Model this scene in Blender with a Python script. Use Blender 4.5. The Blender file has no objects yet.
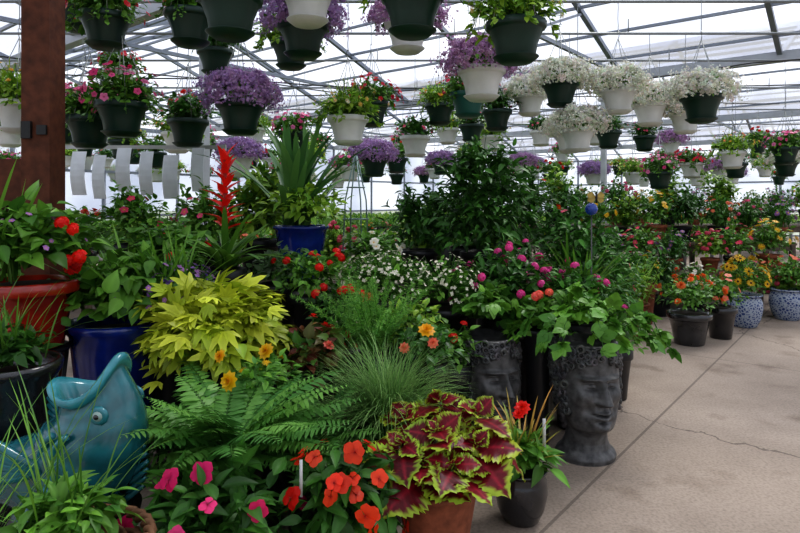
import bpy, math
import numpy as np
rng=np.random.default_rng(11)
PI=math.pi
# ---------------------------------------------------------------- materials
def mat_new(name):
    m=bpy.data.materials.new(name); m.use_nodes=True
    nt=m.node_tree; nt.nodes.clear()
    return m,nt,nt.nodes.new,nt.links.new
def mat_attr(name,rough=.5,trans=0.0,spec=.4,noise=0.0,bump=0.0,nscale=20,coat=0,metal=0,bdist=.01):
    m,nt,N,L=mat_new(name)
    out=N('ShaderNodeOutputMaterial'); p=N('ShaderNodeBsdfPrincipled')
    at=N('ShaderNodeAttribute'); at.attribute_name='Col'
    p.inputs['Roughness'].default_value=rough
    p.inputs['Specular IOR Level'].default_value=spec
    p.inputs['Coat Weight'].default_value=coat
    p.inputs['Metallic'].default_value=metal
    col=at.outputs['Color']
    if noise>0 or bump>0:
        tc=N('ShaderNodeTexCoord'); nz=N('ShaderNodeTexNoise'); nz.inputs['Scale'].default_value=nscale; nz.inputs['Detail'].default_value=6
        L(tc.outputs['Object'],nz.inputs['Vector'])
        if noise>0:
            mr=N('ShaderNodeMapRange'); mr.inputs['To Min'].default_value=1-noise; mr.inputs['To Max'].default_value=1+noise
            mr.inputs['From Min'].default_value=.3; mr.inputs['From Max'].default_value=.7
            L(nz.outputs['Fac'],mr.inputs['Value'])
            vm=N('ShaderNodeVectorMath'); vm.operation='SCALE'
            L(col,vm.inputs[0]); L(mr.outputs[0],vm.inputs['Scale']); col=vm.outputs[0]
        if bump>0:
            bp=N('ShaderNodeBump'); bp.inputs['Strength'].default_value=bump; bp.inputs['Distance'].default_value=bdist
            L(nz.outputs['Fac'],bp.inputs['Height']); L(bp.outputs[0],p.inputs['Normal'])
    L(col,p.inputs['Base Color'])
    if trans>0:
        tr=N('ShaderNodeBsdfTranslucent'); L(col,tr.inputs['Color'])
        mx=N('ShaderNodeMixShader'); mx.inputs[0].default_value=trans
        L(p.outputs[0],mx.inputs[1]); L(tr.outputs[0],mx.inputs[2]); L(mx.outputs[0],out.inputs[0])
    else: L(p.outputs[0],out.inputs[0])
    return m
VEG=mat_attr('leaf_and_petal',.42,.24,.35)
GLAZE=mat_attr('glazed_ceramic',.18,0,.6,.25,.15,14,coat=.4)
MATTE=mat_attr('matte_clay',.75,0,.3,.3,.3,25)
PLASTIC=mat_attr('moulded_plastic',.38,0,.5,.08,0,10)
STEEL=mat_attr('painted_steel',.4,0,.5,.1,0,6,metal=.3)
WOOD=mat_attr('weathered_wood',.7,0,.3,.35,.4,18)
STONE=mat_attr('dark_cast_stone',.45,0,.55,.6,.35,26,bdist=.003)
def mat_bw():
    m,nt,N,L=mat_new('blue_white_glaze')
    out=N('ShaderNodeOutputMaterial'); p=N('ShaderNodeBsdfPrincipled'); tc=N('ShaderNodeTexCoord')
    v=N('ShaderNodeTexVoronoi'); v.inputs['Scale'].default_value=34; v.feature='DISTANCE_TO_EDGE'
    L(tc.outputs['Object'],v.inputs['Vector'])
    r=N('ShaderNodeValToRGB'); r.color_ramp.elements[0].color=(.36,.41,.48,1); r.color_ramp.elements[1].color=(.03,.06,.20,1)
    r.color_ramp.elements[0].position=.06; r.color_ramp.elements[1].position=.26
    L(v.outputs['Distance'],r.inputs[0]); L(r.outputs[0],p.inputs['Base Color']); p.inputs['Roughness'].default_value=.2
    L(p.outputs[0],out.inputs[0]); return m
BW=mat_bw()
YAW=math.radians(38.7); U=np.array([math.sin(YAW),math.cos(YAW),0]); Vv=np.array([math.cos(YAW),-math.sin(YAW),0])
def mat_floor():
    m,nt,N,L=mat_new('concrete_floor')
    out=N('ShaderNodeOutputMaterial'); p=N('ShaderNodeBsdfPrincipled'); tc=N('ShaderNodeTexCoord')
    P=tc.outputs['Object']
    def dot(vec,off,period,wd):
        d=N('ShaderNodeVectorMath'); d.operation='DOT_PRODUCT'; L(P,d.inputs[0]); d.inputs[1].default_value=tuple(vec)
        a=N('ShaderNodeMath'); a.operation='SUBTRACT'; L(d.outputs['Value'],a.inputs[0]); a.inputs[1].default_value=off-period/2
        f=N('ShaderNodeMath'); f.operation='FLOORED_MODULO'; L(a.outputs[0],f.inputs[0]); f.inputs[1].default_value=period
        s=N('ShaderNodeMath'); s.operation='SUBTRACT'; L(f.outputs[0],s.inputs[0]); s.inputs[1].default_value=period/2
        ab=N('ShaderNodeMath'); ab.operation='ABSOLUTE'; L(s.outputs[0],ab.inputs[0])
        l=N('ShaderNodeMath'); l.operation='LESS_THAN'; L(ab.outputs[0],l.inputs[0]); l.inputs[1].default_value=wd
        return l.outputs[0]
    j1=dot(Vv,-1.115,3.6,.008); j2=dot(U,5.87,4.2,.006)
    n1=N('ShaderNodeTexNoise'); n1.inputs['Scale'].default_value=.8; n1.inputs['Detail'].default_value=9; n1.inputs['Roughness'].default_value=.65; L(P,n1.inputs['Vector'])
    n2=N('ShaderNodeTexNoise'); n2.inputs['Scale'].default_value=70; n2.inputs['Detail'].default_value=4; L(P,n2.inputs['Vector'])
    n3=N('ShaderNodeTexNoise'); n3.inputs['Scale'].default_value=2.5; n3.inputs['Detail'].default_value=6; L(P,n3.inputs['Vector'])
    r=N('ShaderNodeValToRGB'); r.color_ramp.elements[0].position=.32; r.color_ramp.elements[1].position=.66
    r.color_ramp.elements[0].color=(.29,.23,.18,1); r.color_ramp.elements[1].color=(.45,.365,.295,1); L(n1.outputs['Fac'],r.inputs[0])
    mx=N('ShaderNodeMixRGB'); mx.blend_type='MULTIPLY'; mx.inputs[0].default_value=.5; L(r.outputs[0],mx.inputs[1])
    r2=N('ShaderNodeValToRGB'); r2.color_ramp.elements[0].position=.28; r2.color_ramp.elements[0].color=(.4,.4,.4,1); r2.color_ramp.elements[1].position=.58; r2.color_ramp.elements[1].color=(1,1,1,1)
    L(n2.outputs['Fac'],r2.inputs[0]); L(r2.outputs[0],mx.inputs[2])
    st=N('ShaderNodeValToRGB'); st.color_ramp.elements[0].position=.57; st.color_ramp.elements[0].color=(1,1,1,1); st.color_ramp.elements[1].position=.72; st.color_ramp.elements[1].color=(.66,.63,.6,1)
    L(n3.outputs['Fac'],st.inputs[0]); ms=N('ShaderNodeMixRGB'); ms.blend_type='MULTIPLY'; ms.inputs[0].default_value=1; L(mx.outputs[0],ms.inputs[1]); L(st.outputs[0],ms.inputs[2])
    ds=N('ShaderNodeVectorMath'); ds.operation='MULTIPLY_ADD'; L(n3.outputs['Color'],ds.inputs[0]); ds.inputs[1].default_value=(.5,.5,.5); L(P,ds.inputs[2])
    vo=N('ShaderNodeTexVoronoi'); vo.feature='DISTANCE_TO_EDGE'; vo.inputs['Scale'].default_value=.42; L(ds.outputs[0],vo.inputs['Vector'])
    lt=N('ShaderNodeMath'); lt.operation='LESS_THAN'; L(vo.outputs['Distance'],lt.inputs[0]); lt.inputs[1].default_value=.003
    lm=N('ShaderNodeMath'); lm.operation='MULTIPLY'; L(lt.outputs[0],lm.inputs[0]); lm.inputs[1].default_value=.7
    m1=N('ShaderNodeMath'); m1.operation='MAXIMUM'; L(j1,m1.inputs[0]); L(j2,m1.inputs[1])
    mj=N('ShaderNodeMath'); mj.operation='MULTIPLY'; L(m1.outputs[0],mj.inputs[0]); mj.inputs[1].default_value=.6
    m2=N('ShaderNodeMath'); m2.operation='MAXIMUM'; L(mj.outputs[0],m2.inputs[0]); L(lm.outputs[0],m2.inputs[1])
    mm=N('ShaderNodeMixRGB'); L(m2.outputs[0],mm.inputs[0]); L(ms.outputs[0],mm.inputs[1]); mm.inputs[2].default_value=(.09,.07,.055,1)
    L(mm.outputs[0],p.inputs['Base Color']); p.inputs['Roughness'].default_value=.85
    bp=N('ShaderNodeBump'); bp.inputs['Strength'].default_value=.25; bp.inputs['Distance'].default_value=.01; L(n2.outputs['Fac'],bp.inputs['Height']); L(bp.outputs[0],p.inputs['Normal'])
    L(p.outputs[0],out.inputs[0]); return m
FLOOR=mat_floor()
def mat_poly():
    m,nt,N,L=mat_new('polycarbonate_sheet')
    out=N('ShaderNodeOutputMaterial'); t=N('ShaderNodeBsdfTransparent'); d=N('ShaderNodeBsdfTranslucent'); mx=N('ShaderNodeMixShader')
    tc=N('ShaderNodeTexCoord'); nz=N('ShaderNodeTexNoise'); nz.inputs['Scale'].default_value=.5; L(tc.outputs['Object'],nz.inputs['Vector'])
    r=N('ShaderNodeValToRGB'); r.color_ramp.elements[0].color=(.46,.50,.62,1); r.color_ramp.elements[1].color=(.93,.95,.98,1)
    r.color_ramp.elements[0].position=.40; r.color_ramp.elements[1].position=.66
    L(nz.outputs['Fac'],r.inputs[0]); L(r.outputs[0],t.inputs['Color'])
    d.inputs['Color'].default_value=(.85,.87,.9,1); mx.inputs[0].default_value=.25
    L(t.outputs[0],mx.inputs[1]); L(d.outputs[0],mx.inputs[2]); L(mx.outputs[0],out.inputs[0]); return m
POLY=mat_poly()
# ---------------------------------------------------------------- mesh builder
def nz(a):
    a=np.asarray(a,float); return a/np.maximum(np.linalg.norm(a,axis=-1,keepdims=True),1e-9)
class B:
    def __init__(s): s.V=[];s.C=[];s.F=[];s.M=[];s.n=0
    def raw(s,V,F,C,mat=0):
        V=np.asarray(V,float).reshape(-1,3); F=np.asarray(F,int).reshape(-1,4); C=np.broadcast_to(np.asarray(C,float),V.shape)
        s.V.append(V); s.C.append(C); s.F.append(F+s.n); s.M.append(np.full(len(F),mat)); s.n+=len(V)
    def add(s,tpl,pos,d,n,scale,ca,cb=None,c3=None,mat=0):
        V,F,w=tpl[:3]; pos=np.asarray(pos,float).reshape(-1,3); k=len(pos)
        d=nz(np.broadcast_to(d,(k,3))); n=np.broadcast_to(n,(k,3)); n=n-(n*d).sum(1,keepdims=True)*d; n=nz(n+1e-7)
        sd=np.cross(n,d); sc=np.asarray(scale,float)
        if sc.ndim==0: sc=np.full((k,3),float(sc))
        elif sc.ndim==1: sc=np.repeat(sc[:,None],3,1)
        P=(pos[:,None,:]+V[None,:,0,None]*(d*sc[:,0:1])[:,None,:]+V[None,:,1,None]*(sd*sc[:,1:2])[:,None,:]+V[None,:,2,None]*(n*sc[:,2:3])[:,None,:])
        ca=np.broadcast_to(ca,(k,3)); cb=ca if cb is None else np.broadcast_to(cb,(k,3))
        C=ca[:,None,:]*(1-w[None,:,None])+cb[:,None,:]*w[None,:,None]
        if c3 is not None and len(tpl)>3:
            w3=tpl[3]; C=C*(1-w3[None,:,None])+np.asarray(c3)[None,None,:]*w3[None,:,None]
        FF=(F[None]+np.arange(k)[:,None,None]*len(V)).reshape(-1,4)
        s.raw(P.reshape(-1,3),FF,C.reshape(-1,3),mat)
    def grid(s,P,col,mat=0,wrap=True):
        n,m=P.shape[:2]; i,j=np.meshgrid(np.arange(n-1),np.arange(m if wrap else m-1),indexing='ij'); j2=(j+1)%m
        F=np.stack([i*m+j,i*m+j2,(i+1)*m+j2,(i+1)*m+j],-1).reshape(-1,4)
        C=np.asarray(col,float)
        if C.ndim==3: C=C.reshape(-1,3)
        s.raw(P.reshape(-1,3),F,C,mat)
    def lathe(s,prof,col,mat=0,o=(0,0,0),seg=32,rib=0,nr=0):
        pr=np.array(prof,float); a=np.linspace(0,2*PI,seg,endpoint=False)
        rr=pr[:,0:1]*(1+rib*np.cos(a*nr)[None]) if nr else np.repeat(pr[:,0:1],seg,1)
        P=np.stack([rr*np.cos(a),rr*np.sin(a),np.repeat(pr[:,1:2],seg,1)],-1)+np.array(o)
        s.grid(P,col,mat)
    def tube(s,pts,r,col,mat=0,seg=6,closed=False):
        pts=np.array(pts,float); n=len(pts); r=np.broadcast_to(r,(n,)).astype(float)
        T=nz(np.gradient(pts,axis=0)); ref=np.array([0,0,1.]) if abs(T[:,2]).mean()<.85 else np.array([1.,0,0])
        A=nz(np.cross(T,ref)+1e-9); Bb=np.cross(T,A); a=np.linspace(0,2*PI,seg,endpoint=False)
        P=pts[:,None]+r[:,None,None]*(np.cos(a)[None,:,None]*A[:,None]+np.sin(a)[None,:,None]*Bb[:,None])
        if not closed:
            P=np.concatenate([pts[:1][:,None]+0*P[:1],P,pts[-1:][:,None]+0*P[-1:]])
        s.grid(P,col,mat)
    def box(s,c,sz,col,mat=0,ax=None):
        c=np.array(c,float); h=np.array(sz,float)/2
        if ax is None: ax=np.eye(3)
        V=np.array([[x,y,z] for x in(-1,1) for y in(-1,1) for z in(-1,1)],float)*h
        s.raw(c+V@np.array(ax),[[0,1,3,2],[4,6,7,5],[0,4,5,1],[2,3,7,6],[0,2,6,4],[1,5,7,3]],col,mat)
    def mesh(s,name,mats,smooth=True):
        V=np.concatenate(s.V);C=np.concatenate(s.C);F=np.concatenate(s.F);M=np.concatenate(s.M)
        me=bpy.data.meshes.new(name); me.vertices.add(len(V)); me.vertices.foreach_set('co',V.ravel())
        me.loops.add(F.size); me.loops.foreach_set('vertex_index',F.ravel().astype(np.int32))
        me.polygons.add(len(F)); me.polygons.foreach_set('loop_start',np.arange(0,F.size,4,dtype=np.int32))
        me.polygons.foreach_set('material_index',M.astype(np.int32)); me.polygons.foreach_set('use_smooth',np.full(len(F),smooth))
        for m in mats: me.materials.append(m)
        me.update(calc_edges=True)
        ca=me.color_attributes.new(name='Col',type='FLOAT_COLOR',domain='POINT')
        ca.data.foreach_set('color',np.concatenate([np.clip(C,0,1),np.ones((len(C),1))],1).ravel())
        return me
    def obj(s,name,mats,loc=(0,0,0),rz=0,smooth=True):
        return put(name,s.mesh(name,mats,smooth),loc,rz)
def put(name,me,loc=(0,0,0),rz=0,sc=1,parent=None):
    o=bpy.data.objects.new(name,me); bpy.context.scene.collection.objects.link(o)
    o.location=loc; o.rotation_euler=(0,0,rz); o.scale=(sc,)*3 if np.isscalar(sc) else sc
    if parent: o.parent=parent
    return o
MATS=[VEG,GLAZE,MATTE,PLASTIC,STEEL,WOOD,STONE,BW]   # indices 0..7
# ---------------------------------------------------------------- templates
def leaf(L=6,W=1,width=.3,peak=.4,droop=.25,fold=.15,serr=0,cf=None,c3f=None,minw=.02,ruf=0,rn=5):
    p=math.log(.5)/math.log(peak); t=np.linspace(0,1,L+1); w=width*np.sin(PI*np.clip(t,0,1)**p)+minw*width
    if serr: w=w*(1+serr*np.where(np.arange(L+1)%2==0,-1,1))
    j=np.arange(-W,W+1)/W
    X=np.repeat(t[:,None],2*W+1,1); Y=w[:,None]*j[None]; Z=fold*np.abs(Y)-droop*X**2+ruf*np.sin(X*rn*2*PI+1.3*np.sign(Y))*np.abs(j)[None]**2
    X=X-(serr*.25*np.abs(j)[None]*width if serr else 0)
    V=np.stack([X,Y,Z],-1).reshape(-1,3); m=2*W+1
    F=np.array([[a*m+b,(a+1)*m+b,(a+1)*m+b+1,a*m+b+1] for a in range(L) for b in range(m-1)])
    tt=X.ravel(); jj=np.repeat(np.abs(j)[None],L+1,0).ravel()
    wt=cf(np.repeat(t,m),jj) if cf else jj*.3+tt*0
    out=[V,F,np.clip(wt,0,1)]
    if c3f: out.append(np.clip(c3f(np.repeat(t,m),jj),0,1))
    return tuple(out)
def join(parts):
    V=[];F=[];w=[];n=0
    for p in parts: V.append(p[0]);F.append(p[1]+n);w.append(p[2]);n+=len(p[0])
    return np.concatenate(V),np.concatenate(F),np.concatenate(w)
def rotz(t,a,s=1,off=(0,0,0)):
    c,q=math.cos(a),math.sin(a); V=t[0]*s; return (np.stack([V[:,0]*c-V[:,1]*q,V[:,0]*q+V[:,1]*c,V[:,2]],-1)+np.array(off),t[1],t[2])
LEAF=leaf(5,1,.25,.4,.35,.25)
LEAFB=leaf(6,2,.34,.38,.4,.3,cf=lambda t,j:.45*(1-j)**3+.1)
LEAFN=leaf(6,2,.22,.42,.4,.35,cf=lambda t,j:.5*(1-j)**3)
LEAFS=leaf(3,1,.3,.45,.2,.2)
ROUND=leaf(6,2,.5,.45,.2,-.18,cf=lambda t,j:np.exp(-((t-.55)**2+(j*.5-.0)**2)*20)*.6,ruf=.03,rn=3)
NEEDLE=leaf(1,1,.05,.5,.0,0,minw=1)
DIA=(np.array([[0,0,0],[.5,.33,0],[1,0,0],[.5,-.33,0]],float),np.array([[0,1,2,3]]),np.array([0,.3,.5,.3]))
VARI=leaf(5,2,.3,.45,.3,.2,cf=lambda t,j:(j>.6)*1.0)
COLEUS=leaf(28,6,.47,.43,.42,.08,serr=.09,ruf=.045,rn=3.5,minw=.05,cf=lambda t,j:np.clip((j+.7*np.clip(t-.62,0,1)*2-.66+.12*np.sin(t*60)+.09*np.sin(t*23+1))*6,0,1)*1.0,
            c3f=lambda t,j:(np.exp(-(j/.09)**2)*.5+.25*np.exp(-((np.sin((t-j*.25)*24))/.3)**2)*(j<.55))*(t<.85))
PALM=join([rotz(leaf(6,1,.17,.5,.35,.2,serr=.15),a,s) for a,s in((0,1),(.6,.9),(-.6,.9),(1.25,.65),(-1.25,.65))])
IVY=join([rotz(leaf(5,1,.36,.45,.3,.1),a,s) for a,s in((0,1),(.85,.7),(-.85,.7),(1.7,.45),(-1.7,.45))])
def flower(n,width,cup=.3,cr=.15,layers=1,L=3,W=1,peak=.62,dark=.6,tz=.002,var=0):
    parts=[]
    for l in range(layers):
        s=1-.24*l; base=leaf(L,W,width,peak,0,0,cf=lambda t,j:np.clip(1-t*2.6,0,1)*dark+.12*(1-j)*dark,ruf=.03 if W>1 else 0,rn=1.5)
        for k in range(n):
            a=2*PI*(k+.5*l)/n+.1*math.sin(k*7); V=base[0]*s*(1+.12*math.sin(k*5+l)*(var>0)); q=cup+.45*l+var*math.sin(k*2.4)
            r=V[:,0]*math.cos(q); x=V[:,0]*math.sin(q)+.04*l-.12*V[:,0]**2*(1.5 if l==0 else 0)+tz*(k%2)+V[:,2]; t=V[:,1]
            parts.append((np.stack([x,r*math.cos(a)-t*math.sin(a),r*math.sin(a)+t*math.cos(a)],-1),base[1],base[2]))
    if cr>0:
        a=np.linspace(0,2*PI,8,endpoint=False); ring=[]
        for rr,x in((cr,.03),(cr*.8,.1),(.01,.14)): ring.append(np.stack([np.full(8,x),rr*np.cos(a),rr*np.sin(a)],-1))
        V=np.concatenate(ring); F=np.array([[i*8+j,i*8+(j+1)%8,(i+1)*8+(j+1)%8,(i+1)*8+j] for i in range(2) for j in range(8)])
        parts.append((V,F,np.ones(len(V))))
    return join(parts)
FL5=flower(5,.42,.25,.12); DAISY=flower(11,.14,.1,.24); IMP=flower(5,.46,.12,.09,L=6,W=2,dark=.75,tz=.07,var=.22); POM=flower(9,.3,.15,.0,layers=4)
def tinyf():
    parts=[]
    for k in range(4):
        a=k*PI/2; c,q=math.cos(a),math.sin(a); V=DIA[0].copy(); V[:,1]*=1.3
        parts.append((np.stack([V[:,0]*.25,V[:,0]*c-V[:,1]*q,V[:,0]*q+V[:,1]*c],-1),DIA[1],DIA[2]*.4))
    return join(parts)
TINY=tinyf()
def headf(sub,n,s):
    parts=[]; ga=PI*(3-math.sqrt(5))
    for i in range(n):
        ph=math.acos(1-1.1*(i+.5)/n); th=ga*i; d=np.array([math.cos(ph),math.sin(ph)*math.cos(th),math.sin(ph)*math.sin(th)])
        b=nz(np.cross(d,[.3,.5,.8])); c=np.cross(d,b); V=sub[0]*s
        parts.append((d*.75*np.array([.7,1,1])+V[:,0:1]*d+V[:,1:2]*b+V[:,2:3]*c,sub[1],sub[2]))
    return join(parts)
GERF=headf(flower(5,.5,.2,0,L=2),16,.42)
CLUS=headf(TINY,12,.42)
def stick(seg=4):
    a=np.linspace(0,2*PI,seg,endpoint=False); V=np.concatenate([np.stack([np.full(seg,x),np.cos(a),np.sin(a)],-1) for x in(0,1)])
    return V,np.array([[j,(j+1)%seg,seg+(j+1)%seg,seg+j] for j in range(seg)]),np.zeros(2*seg)
STICK=stick()
def torus(R=.6,r=.4,n=10,m=6):
    a=np.linspace(0,2*PI,n,endpoint=False);c=np.linspace(0,2*PI,m,endpoint=False)
    P=np.stack([(r*np.sin(c)[None]+0*a[:,None]),(R+r*np.cos(c)[None])*np.cos(a)[:,None],(R+r*np.cos(c)[None])*np.sin(a)[:,None]],-1)
    F=[[i*m+j,i*m+(j+1)%m,((i+1)%n)*m+(j+1)%m,((i+1)%n)*m+j] for i in range(n) for j in range(m)]
    return P.reshape(-1,3),np.array(F),np.zeros(n*m)
TORUS=torus(); CURL=torus(.62,.32,14,8)
def sphere(n=10,m=12):
    ph=np.linspace(.02,PI-.02,n);a=np.linspace(0,2*PI,m,endpoint=False)
    P=np.stack([np.cos(ph)[:,None]+0*a[None],np.sin(ph)[:,None]*np.cos(a)[None],np.sin(ph)[:,None]*np.sin(a)[None]],-1)
    return P.reshape(-1,3),np.array([[i*m+j,i*m+(j+1)%m,(i+1)*m+(j+1)%m,(i+1)*m+j] for i in range(n-1) for j in range(m)]),np.zeros(n*m)
SPH=sphere()
# colours (linear)
GD=np.array([.024,.074,.014]);GM=np.array([.062,.180,.026]);GL=np.array([.17,.36,.046]);LIME=np.array([.42,.52,.05]);YG=np.array([.32,.48,.05])
RED=np.array([.78,.015,.008]);ORG=np.array([.88,.07,.015]);PNK=np.array([.78,.05,.22]);HOT=np.array([.74,.015,.14]);PUR=np.array([.36,.22,.55]);LAV=np.array([.34,.14,.48])
WHT=np.array([.78,.78,.68]);YEL=np.array([.88,.5,.01]);COR=np.array([.88,.17,.12]);BLU=np.array([.08,.06,.5]);MAG=np.array([.78,.07,.32])
def cj(c,n,a=.35):
    return np.clip(np.asarray(c)[None]*rng.uniform(1-a,1+a,(n,1))*rng.uniform(.9,1.1,(n,3)),0,1)
def mixc(c1,c2,n):
    t=rng.random((n,1)); return np.asarray(c1)*(1-t)+np.asarray(c2)*t
def dome(n,r,h,c,zmin,shell,lump=.15):
    u=nz(rng.normal(size=(n,3))); u[:,2]=np.where(u[:,2]<zmin,-u[:,2],u[:,2]); az=np.arctan2(u[:,1],u[:,0]); f=rng.uniform(0,6,3)
    k=1+lump*(np.sin(3*az+f[0])*.6+np.sin(7*az+f[1]+4*u[:,2]))
    rr=rng.uniform(shell,1,n)*k
    return u,np.asarray(c)+u*np.array([r,r,h])*rr[:,None]
def bush(b,n,tpl,size,c1,c2,r,h,c=(0,0,0),zmin=-.3,shell=.4,jit=.45,droop=.1,cb=None,c3=None,lump=.15):
    u,pos=dome(n,r,h,c,zmin,shell,lump)
    d=u*[1,1,.7]+rng.normal(0,jit,(n,3)); d[:,2]-=droop
    nn=u*.5+rng.normal(0,.3,(n,3))+[0,0,.9]
    sc=size*rng.uniform(.6,1.25,n); C=mixc(c1,c2,n)*rng.uniform(.65,1.4,(n,1))
    b.add(tpl,pos-nz(d)*sc[:,None]*.4,d,nn,sc,C,C*1.5 if cb is None else cj(cb,n,.15),c3)
    k=max(6,n//25); base=np.asarray(c,float)-[0,0,h*.3]
    q=pos[:k]-base; ln=np.linalg.norm(q,axis=1)
    b.add(STICK,np.repeat(base[None],k,0),q,[.3,.2,.1],np.stack([ln,np.full(k,.003),np.full(k,.003)],1),GM*.8)
def flowers(b,n,tpl,size,col,r,h,c=(0,0,0),zmin=0,cb=YEL,jit=.25,shell=.95,stems=True,col2=None,up=.2):
    u,pos=dome(n,r,h,c,zmin,shell,.1); d=u+rng.normal(0,jit,(n,3))+[0,0,up]
    C=mixc(col,col if col2 is None else col2,n)*rng.uniform(.8,1.15,(n,1))
    b.add(tpl,pos,d,rng.normal(size=(n,3)),size*rng.uniform(.8,1.2,n),C,cb)
    if stems:
        base=np.asarray(c,float)*1.0; q=base+(pos-base)*.4; dd=pos-q; ln=np.linalg.norm(dd,axis=1)
        b.add(STICK,q,dd,[.3,.2,.1],np.stack([ln,np.full(n,.002),np.full(n,.002)],1),GM)
def fl_at(b,pts,tpl,size,col,cb=YEL,face=(0,-.8,.5),jit=.25):
    pts=np.array(pts,float); n=len(pts)
    b.add(tpl,pts,np.array(face)+rng.normal(0,jit,(n,3)),rng.normal(size=(n,3)),size*rng.uniform(.8,1.2,n),cj(col,n,.15),cb)
def blades(b,n,base,br,length,tilt,curv,width,c1,c2,seg=8,fold=.3,az=None):
    az=rng.uniform(0,2*PI,n) if az is None else az; ln=length*rng.uniform(.6,1.1,n); ti=rng.uniform(tilt[0],tilt[1],n); cu=rng.uniform(curv[0],curv[1],n)
    t=np.linspace(0,1,seg+1); th=ti[:,None]+cu[:,None]*t[None]**1.3
    ds=ln[:,None]/seg; hx=np.cumsum(np.sin(th)*ds,1)-np.sin(th[:,:1])*ds; hz=np.cumsum(np.cos(th)*ds,1)-np.cos(th[:,:1])*ds
    h=np.stack([np.cos(az),np.sin(az)],1); sd=np.stack([-np.sin(az),np.cos(az),0*az],1)
    p0=np.asarray(base,float)+np.concatenate([rng.normal(0,br,(n,2)),np.zeros((n,1))],1)
    P=p0[:,None]+np.concatenate([h[:,None]*hx[...,None],hz[...,None]],-1)
    w=width*(.25+1.0*np.sin(PI*(.15+.85*t))**.7); w[-1]=width*.03
    nn=np.stack([-np.cos(th)*h[:,0:1],-np.cos(th)*h[:,1:2],np.sin(th)],-1)
    G=np.stack([P+sd[:,None]*w[None,:,None]+nn*fold*w[None,:,None],P,P-sd[:,None]*w[None,:,None]+nn*fold*w[None,:,None]],2)
    C=mixc(c1,c2,n); m=3; K=(seg+1)*m
    F0=np.array([[a*m+q,(a+1)*m+q,(a+1)*m+q+1,a*m+q+1] for a in range(seg) for q in range(2)])
    F=(F0[None]+np.arange(n)[:,None,None]*K).reshape(-1,4)
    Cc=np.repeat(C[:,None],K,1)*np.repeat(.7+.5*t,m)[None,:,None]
    b.raw(G.reshape(-1,3),F,Cc.reshape(-1,3)); return P
FP=leaf(4,1,.13,.4,.25,.1,serr=.2)
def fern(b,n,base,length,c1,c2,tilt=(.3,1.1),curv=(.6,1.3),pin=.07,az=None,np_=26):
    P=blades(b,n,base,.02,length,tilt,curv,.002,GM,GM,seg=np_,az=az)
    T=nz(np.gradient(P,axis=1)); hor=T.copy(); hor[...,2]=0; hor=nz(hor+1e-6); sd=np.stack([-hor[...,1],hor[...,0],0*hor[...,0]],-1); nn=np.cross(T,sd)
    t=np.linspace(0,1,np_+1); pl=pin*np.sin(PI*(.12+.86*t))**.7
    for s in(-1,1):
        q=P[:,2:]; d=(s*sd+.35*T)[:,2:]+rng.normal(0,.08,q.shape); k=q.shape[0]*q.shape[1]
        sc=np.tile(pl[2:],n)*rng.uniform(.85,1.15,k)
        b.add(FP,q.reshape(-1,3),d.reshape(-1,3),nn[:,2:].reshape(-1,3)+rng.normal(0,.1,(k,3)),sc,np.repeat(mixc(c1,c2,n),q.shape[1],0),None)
def plume(b,n,base,length,c1,c2,tilt=(0,.5),nd=.022,per=220):
    P=blades(b,n,base,.03,length,tilt,(.1,.6),.0015,GM,GM,seg=20)
    for i in range(n):
        k=per; f=rng.uniform(1,20,k); a=f.astype(int).clip(0,19); q=P[i,a]+(P[i,a+1]-P[i,a])*(f-a)[:,None]; T=nz(P[i,a+1]-P[i,a])
        d=nz(rng.normal(size=(k,3)))+T*.7; s=nd*(1.15-np.abs(f/20-.35))*rng.uniform(.7,1.3,k)
        b.add(NEEDLE,q,d,rng.normal(size=(k,3)),s,mixc(c1,c2,k)*rng.uniform(.8,1.2,(k,1)))
def vines(b,n,tpl,size,c1,c2,base,r,drop,per=14,rise=.08,az=None):
    for i in range(n):
        a=rng.uniform(0,2*PI) if az is None else rng.uniform(*az); L=rng.uniform(.5,1)*drop; t=np.linspace(0,1,8); rr=r*(.5+.7*np.sqrt(t))
        P=np.stack([rr*math.cos(a+.1),rr*math.sin(a+.1),rise*np.sin(PI*np.minimum(t*1.6,1))-L*np.maximum(t-.3,0)**1.2*1.4],1)+np.asarray(base)
        b.tube(P,.0022,GM,0,4); k=per; f=rng.uniform(0,6.99,k); j=f.astype(int); q=P[j]+(P[j+1]-P[j])*(f-j)[:,None]
        d=rng.normal(0,.6,(k,3))+[math.cos(a),math.sin(a),-.2]
        b.add(tpl,q,d,rng.normal(0,.3,(k,3))+[math.cos(a)*.6,math.sin(a)*.6,.7],size*rng.uniform(.6,1.2,k),mixc(c1,c2,k))
# ---------------------------------------------------------------- pots
TC=np.array([.28,.09,.045]);BLK=np.array([.012,.012,.014]);CB=np.array([.006,.02,.16]);DGR=np.array([.006,.032,.022]);PWH=np.array([.68,.69,.67]);DRED=np.array([.34,.02,.01])
def pot(b,r,h,col,mat=2,style='classic',o=(0,0,0)):
    if style=='classic': pr=[(.001,0),(.66,0),(.69,.02),(.78,.4),(.92,.8),(1.0,.81),(1.04,.84),(1.04,.98),(1.0,1),(.93,1),(.9,.92),(.001,.9)]
    elif style=='tall': pr=[(.001,0),(.6,0),(.63,.02),(.75,.35),(.9,.8),(.95,.92),(1.03,.95),(1.05,.98),(1.02,1),(.94,1),(.9,.93),(.001,.92)]
    elif style=='belly': pr=[(.001,0),(.62,0),(.68,.03),(.88,.25),(1.0,.55),(.97,.78),(.86,.9),(.88,.94),(1.0,.97),(.98,1),(.84,1),(.8,.9),(.001,.88)]
    pr=[(a*r,z*h) for a,z in pr]; b.lathe(pr,col,mat,o,36)
    b.lathe([(.9*r,.925*h),(.5*r,.94*h),(.001,.95*h)],(.03,.02,.013),2,o,20)
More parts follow.
